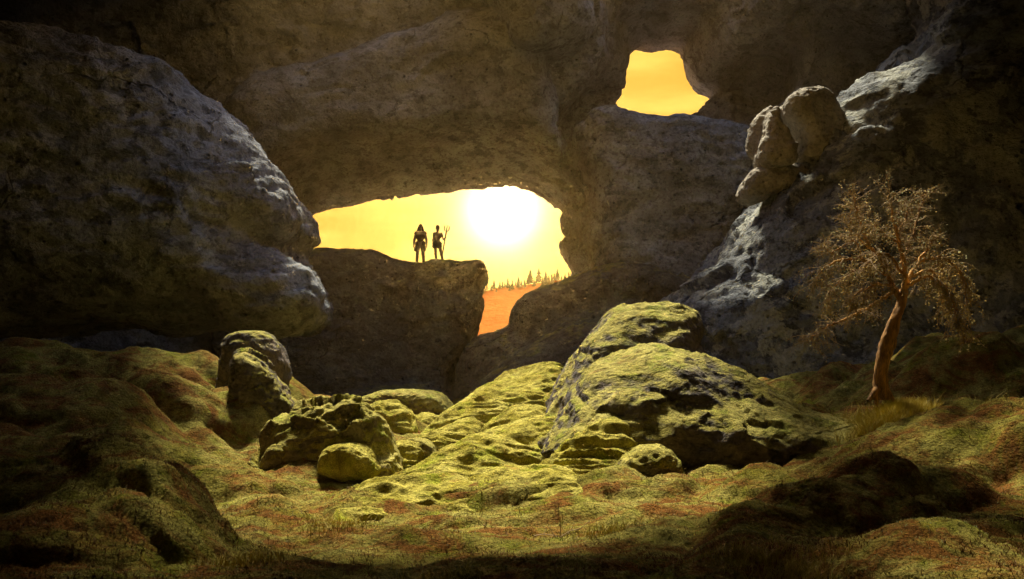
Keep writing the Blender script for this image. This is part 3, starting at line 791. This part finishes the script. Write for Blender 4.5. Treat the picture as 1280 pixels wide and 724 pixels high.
while px < 722:
    D = 139.3+rr.uniform(-2, 1.2)
    x = (px-640)/F*D
    z = float(hill_h(np.array([[x]]), np.array([[D]]))[0, 0])
    o = bpy.data.objects.new('conifer_tree', cm[k % 5]); C.objects.link(o)
    hgt = rr.choice((0.9, 1.2, 1.5, 1.8, 2.3))*rr.uniform(0.85, 1.15)
    o.location = (x, D, z-0.1); o.scale = (hgt*1.1, hgt*1.1, hgt); o.rotation_euler.z = rr.random()*6
    tag(o, 'hazy conifer on the orange ridge seen through the arch notch', 'tree', 'conifers along the far ridge')
    px += rr.uniform(2.6, 5.5); k += 1

# ------------------------------------------------------------------ the lone tree
TD = near(17.0)
base = np.array(at(1101, 492, TD)); base[2] = float(ground_h(np.array([base[0]]), np.array([TD]))[0])-0.05
t = NT('weathered_bark')
bk = t.noise(5, 6, 0.7, 0.5, stretch=(3, 3, 0.5))
col = t.mix(t.ramp(bk, [(0.42, 0), (0.60, 1)]), (0.22, 0.115, 0.05), (0.66, 0.34, 0.11))
ws = t.noise(1.3, 3, 0.5, 0.4)
col = t.mix(t.ramp(ws, [(0.52, 0), (0.58, 1)]), col, (0.85, 0.47, 0.15))
M['bark'] = t.done(col, 0.85, t.bump(bk, 1.0, 0.06), 0.2)
M['twig'] = flat_mat('twig_bark', (0.38, 0.27, 0.16), 0.9, 0.1, 0.2)
def leaf_mat(name, a, b):
    t = NT(name)
    oi = t.n.new('ShaderNodeNewGeometry')
    c = t.mix(oi.outputs['Random Per Island'], a, b)
    t.done(c, 0.7, None, 0.2)
    t.b.inputs['Transmission Weight'].default_value = 0.0
    return t.m
M['leaf'] = leaf_mat('autumn_leaf', (0.58, 0.34, 0.04), (0.22, 0.18, 0.03))
M['paleleaf'] = leaf_mat('pale_leaf', (0.30, 0.34, 0.18), (0.46, 0.34, 0.07))
tr = random.Random(21)
tree = tag(empty('lone_tree', base.tolist()), 'gnarled leaning tree with bare pale trunk and drooping rusty twigs on the right', 'tree')
OB = Vector(base)
def tp(px, py, dy=0.0): return (Vector(at(px, py, TD+dy*KS))-OB)
def spline(pts, n):
    out = []
    P = [pts[0]*2-pts[1]]+list(pts)+[pts[-1]*2-pts[-2]]
    for i in range(1, len(P)-2):
        for k in range(n):
            t_ = k/n; p0, p1, p2, p3 = P[i-1:i+3]
            out.append(0.5*((2*p1)+(p2-p0)*t_+(2*p0-5*p1+4*p2-p3)*t_*t_+(3*p1-p0-3*p2+p3)*t_**3))
    out.append(pts[-1]); return out
class Tubes:
    def __init__(s): s.V, s.F = [], []
    def add(s, pts, rad, n=6, knob=0.0):
        b = len(s.V)
        for i, p in enumerate(pts):
            d = (pts[min(i+1, len(pts)-1)]-pts[max(i-1, 0)])
            d = d.normalized() if d.length > 1e-9 else Vector((0, 0, 1))
            u = Vector((0.3, 1, 0.1)); u = (u-d*u.dot(d)).normalized(); w = d.cross(u)
            for j in range(n):
                a = 2*math.pi*j/n
                k = 1+knob*math.sin(3*a+i*0.35)*0.5+knob*tr.uniform(-1, 1)*0.6
                s.V.append(p+(u*math.cos(a)+w*math.sin(a))*rad[i]*k)
        for i in range(len(pts)-1):
            for j in range(n): s.F.append((b+i*n+j, b+i*n+(j+1) % n, b+(i+1)*n+(j+1) % n, b+(i+1)*n+j))
    def build(s, name, mat, parent): return link_mesh(name, [tuple(v) for v in s.V], s.F, mat, parent)
tk = Tubes()
tpts = spline([tp(1101, 500), tp(1101, 482), tp(1102, 462), tp(1106, 440), tp(1112, 420, -0.05), tp(1119, 400, -0.05), tp(1126, 382), tp(1130, 362)], 5)
tr_r = np.interp(np.linspace(0, 1, len(tpts)), [0, 0.08, 0.3, 0.5, 0.62, 0.75, 1], np.array([0.24, 0.145, 0.12, 0.15, 0.12, 0.095, 0.08])*KS)
tk.add(tpts, tr_r, 16, 0.16)
for px_, py_ in ((1085, 498), (1118, 499), (1095, 503)):
    tk.add(spline([tp(1101, 482), tp((1101+px_)/2, 491, -0.1), tp(px_, py_+3, -0.2)], 4), np.linspace(0.07, 0.02, 9), 8, 0.1)
tk.build('trunk', M['bark'], tree)
LIMBS = [  # points, base radius, droop of twigs, leaf density
 ([(1127,378,0),(1110,346,.1),(1094,320,.3),(1080,293,.4),(1072,266,.4),(1068,244,.3)], .055, -0.2, .5),
 ([(1129,368,0),(1131,340,-.1),(1125,308,-.2),(1117,276,-.2),(1110,242,-.1)], .06, -0.1, .6),
 ([(1126,330,-.1),(1138,302,.1),(1148,268,.3),(1156,240,.3)], .035, 0.0, .5),
 ([(1130,362,0),(1146,330,.2),(1162,308,.3),(1164,296,.3)], .05, 0.2, .7),
 ([(1150,326,.2),(1174,322,.3),(1194,332,.3),(1205,352,.2),(1209,382,.1)], .035, 1.0, 1.3),
 ([(1132,358,0),(1158,346,-.4),(1180,356,-.6),(1192,380,-.6),(1196,405,-.6)], .035, 1.0, 1.3),
 ([(1140,345,.1),(1162,338,.6),(1176,348,.8),(1180,380,.8)], .03, 1.0, 1.3),
 ([(1108,344,.1),(1082,326,-.2),(1054,324,-.5),(1032,334,-.5),(1018,352,-.4)], .035, 0.7, .8),
 ([(1100,336,.2),(1072,338,.3),(1050,352,.4),(1034,370,.4)], .03, 0.8, .9),
 ([(1116,366,0),(1092,380,-.2),(1066,394,-.4),(1040,406,-.5),(1024,414,-.5),(1013,426,-.5)], .035, 0.4, .25),
 ([(1120,360,0),(1100,356,-.4),(1078,362,-.7),(1062,378,-.8)], .03, 0.9, 1.0),
 ([(1094,318,.3),(1076,300,.5),(1062,286,.6),(1064,262,.6)], .025, -0.1, .5),
 ([(1125,306,-.2),(1106,292,-.4),(1092,282,-.5)], .025, 0.4, .8),
 ([(1128,340,0),(1112,320,-.5),(1096,318,-.8),(1084,330,-.9)], .028, 0.8, 1.0),
 ([(1120,290,-.2),(1132,276,0),(1136,256,.1)], .022, 0.1, .6),
 ([(1080,326,-.2),(1066,300,-.1),(1040,316,0),(1030,306,0)], .02, 0.2, .5),
]
tw = Tubes(); LV = {'leaf': [], 'paleleaf': []}
def leaves_at(p, dens, high):
    n = int(dens+tr.random())
    for _ in range(n):
        c = p+Vector((tr.gauss(0, .02), tr.gauss(0, .02), tr.gauss(-.006, .02)))
        LV['paleleaf' if tr.random() < high else 'leaf'].append(c)
for ptsl, r0, droop, dens in LIMBS:
    limb = Tubes(); P = [tp(*q) for q in ptsl]
    S = spline(P, 7)
    S = [p+Vector((tr.gauss(0, .009), tr.gauss(0, .009), tr.gauss(0, .009)))*(0 if i == 0 else 1) for i, p in enumerate(S)]
    limb.add(S, np.linspace(r0*KS, 0.007, len(S)), 7, 0.12)
    limb.build('branch', M['bark'], tree)
    L = len(S)
    for i in range(4, L):
        for _ in range(2 if i < L-1 else 4):
            if tr.random() < 0.12: continue
            d0 = (S[i]-S[i-1]).normalized()
            d = (d0*0.6+Vector((tr.gauss(0, .7), tr.gauss(0, .7), tr.gauss(0.1, .5)))).normalized()
            ln = KS*tr.uniform(0.18, 0.46)*(1.25 if droop > .6 else 1)
            p = S[i].copy(); pts = [p.copy()]
            ns = 7
            for q in range(ns):
                d = (d+Vector((tr.gauss(0, .22), tr.gauss(0, .22), tr.gauss(0, .18)-0.26*droop))).normalized()
                p = p+d*ln/ns; pts.append(p.copy())
            tw.add(pts, np.linspace(0.005, 0.0022, len(pts)), 4)
            hi = 0.5 if (ptsl[-1][1] < 300 or ptsl[-1][0] < 1040) else 0.12
            for q in range(1, ns+1):
                leaves_at(pts[q], dens*0.7, hi)
                for _2 in range(1 if tr.random() < 0.55 else 2):
                    d2 = (d+Vector((tr.gauss(0, .8), tr.gauss(0, .8), tr.gauss(0, .5)-0.5*droop))).normalized()
                    e = pts[q]; pp = [e.copy()]
                    for z_ in range(3):
                        d2 = (d2+Vector((tr.gauss(0, .25), tr.gauss(0, .25), tr.gauss(0, .2)-0.22*droop))).normalized()
                        e = e+d2*tr.uniform(.021, .038); pp.append(e.copy()); leaves_at(e, dens*0.75, hi)
                    tw.add(pp, [0.0026, 0.0022, 0.002, 0.0016], 3)
crown = tw.build('twigs', M['twig'], tree); crown['kind'] = 'stuff'
for nm, cs in LV.items():
    V, Fc = [], []
    for c in cs:
        u = Vector((tr.gauss(0, 1), tr.gauss(0, 1), tr.gauss(0, 1))).normalized(); w = u.orthogonal().normalized()
        a, b = tr.uniform(.006, .022), tr.uniform(.004, .012); k = len(V)
        nn = u.cross(w)*0.003
        V += [tuple(c-u*a), tuple(c+w*b+nn), tuple(c+u*a), tuple(c-w*b+nn)]; Fc += [(k, k+1, k+2), (k, k+2, k+3)]
    o = link_mesh('foliage', V, Fc, M[nm], tree, smooth=False); o['kind'] = 'stuff'

# ------------------------------------------------------------------ grass, heath sprigs and dead twigs
def blades(name, n, sampler, hmin, hmax, wid, mat, lean=0.5, seg=2, seed=1):
    r = np.random.default_rng(seed)
    x, y = sampler(r, n); n = len(x)
    z = ground_h(x, y)-0.01
    h = r.uniform(hmin, hmax, n); a = r.uniform(0, 2*np.pi, n); b = r.uniform(0, 2*np.pi, n)
    l = r.uniform(0.1, lean, n)*h; w = wid*r.uniform(0.6, 1.3, n)
    cx, cy = np.cos(a)*w, np.sin(a)*w; lx, ly = np.cos(b)*l, np.sin(b)*l
    P = np.empty((n, 5, 3))
    P[:,0] = np.stack([x-cx, y-cy, z], 1); P[:,1] = np.stack([x+cx, y+cy, z], 1)
    P[:,2] = np.stack([x+cx*.7+lx*.35, y+cy*.7+ly*.35, z+h*.55], 1); P[:,3] = np.stack([x-cx*.7+lx*.35, y-cy*.7+ly*.35, z+h*.55], 1)
    P[:,4] = np.stack([x+lx, y+ly, z+h*0.95], 1)
    k = np.arange(n)*5
    F3 = np.concatenate([np.stack([k, k+1, k+2], 1), np.stack([k, k+2, k+3], 1), np.stack([k+3, k+2, k+4], 1)])
    return link_mesh(name, P.reshape(-1, 3), F3, mat, smooth=False)
def ring(cx, cy, sx, sy):
    return lambda r, n: (cx+r.normal(0, sx, n), cy+r.normal(0, sy, n))
M['gold_grass'] = leaf_mat('golden_grass', (0.44, 0.38, 0.05), (0.55, 0.40, 0.10))
M['sprig'] = leaf_mat('rusty_heath', (0.16, 0.06, 0.02), (0.18, 0.12, 0.03))
M['moss_sprig'] = leaf_mat('moss_sprigs', (0.16, 0.18, 0.04), (0.26, 0.26, 0.10))
o = blades('grass', 9000, ring(base[0]-0.05, TD-0.30, 0.42, 0.20), 0.07, 0.26, 0.005, M['gold_grass'], 0.8, seed=3)
tag(o, 'tuft of golden grass around the foot of the lone tree', 'grass', kind='stuff')
def floor_pts(r, n):
    y = 4.4*(17/4.4)**r.random(n); x = r.uniform(-1, 1, n)*(0.62*y)
    m = pn(np.stack([x*1.6, y*2.3, 0*x], 1))+0.25*r.normal(size=n)*0.6 > 0.06
    return x[m], y[m]
o = blades('heath', 150000, floor_pts, 0.012, 0.05, 0.0036, M['sprig'], 1.2, seed=4)
tag(o, 'rusty heath sprigs growing through the moss on the floor', 'heath', kind='stuff')
def floor_pts2(r, n):
    y = 4.4*(14/4.4)**r.random(n); x = r.uniform(-1, 1, n)*(0.62*y)
    m = pn(np.stack([x*1.6, y*2.3, 0*x], 1))+0.25*r.normal(size=n)*0.6 < 0.02
    return x[m], y[m]
o = blades('moss_tips', 160000, floor_pts2, 0.009, 0.026, 0.0036, M['moss_sprig'], 1.5, seed=6)
tag(o, 'fine moss tips standing up from the mossy floor', 'moss', kind='stuff')
def low_tuft(r, n):
    c = np.array([at(p, q, near(d))[:2] for p, q, d in ((970,700,9.2),(1000,715,8.9),(930,690,9.4),(310,690,9.6),(560,700,9.3),(420,640,12),(760,640,11.6),(1010,690,9.3))])
    i = r.integers(0, len(c), n)
    return c[i,0]+r.normal(0, .16, n), c[i,1]+r.normal(0, .13, n)
o = blades('dry_grass', 2600, low_tuft, 0.035, 0.14, 0.003, M['gold_grass'], 1.2, seed=8)
tag(o, 'sparse dry grass stalks in the foreground moss', 'grass', kind='stuff')

def dead_twig(px_, py_, D, lab, paths):
    D = near(D); b = Vector(at(px_, py_, D)); b.z = float(ground_h(np.array([b.x]), np.array([D]))[0])-0.01
    T = Tubes()
    for p, r0 in paths:
        q = spline([Vector(v)*KS for v in p], 4); T.add(q, np.linspace(r0*KS, 0.002, len(q)), 5, 0.1)
    o = link_mesh('dead_twig', [tuple(v) for v in T.V], T.F, M['twig']); o.location = b
    return tag(o, lab, 'twig', 'dead twigs on the moss')
dead_twig(699, 640, 11.8, 'forked dead twig standing upright in the moss below centre', [([(0,0,0),(.02,0,.15),(-.01,.02,.32),(.0,.02,.46)], .009), ([(0,0,.01),(-.07,.0,.06),(-.13,.02,.16)], .008), ([(.0,0,.02),(.15,.05,.10),(.28,.08,.13),(.4,.1,.22)], .009), ([(.15,.05,.10),(.2,.05,.2)], .006)])
dead_twig(668, 625, 12.3, 'dead twig lying flat beside the upright forked twig', [([(0,0,.02),(.12,-.1,.06),(.26,-.15,.05),(.36,-.2,.02)], .009), ([(.12,-.1,.06),(.16,-.05,.13)], .006)])
# ------------------------------------------------------------------ the hazy air
hz_m = bpy.data.materials.new('golden_haze'); hz_m.use_nodes = True
hn = hz_m.node_tree.nodes; hn.clear()
pv = hn.new('ShaderNodeVolumePrincipled'); ho = hn.new('ShaderNodeOutputMaterial')
pv.inputs['Color'].default_value = (1.0, 0.66, 0.26, 1)
pv.inputs['Density'].default_value = 0.0011
pv.inputs['Anisotropy'].default_value = 0.85
hz_m.node_tree.links.new(pv.outputs[0], ho.inputs['Volume'])
bx = [(x, y, z) for x in (-310, 310) for y in (-25, 205) for z in (-60, 27)]
hz = link_mesh('haze', bx, [(0,1,3,2),(4,6,7,5),(0,4,5,1),(2,3,7,6),(0,2,6,4),(1,5,7,3)], hz_m, smooth=False)
tag(hz, kind='stuff')
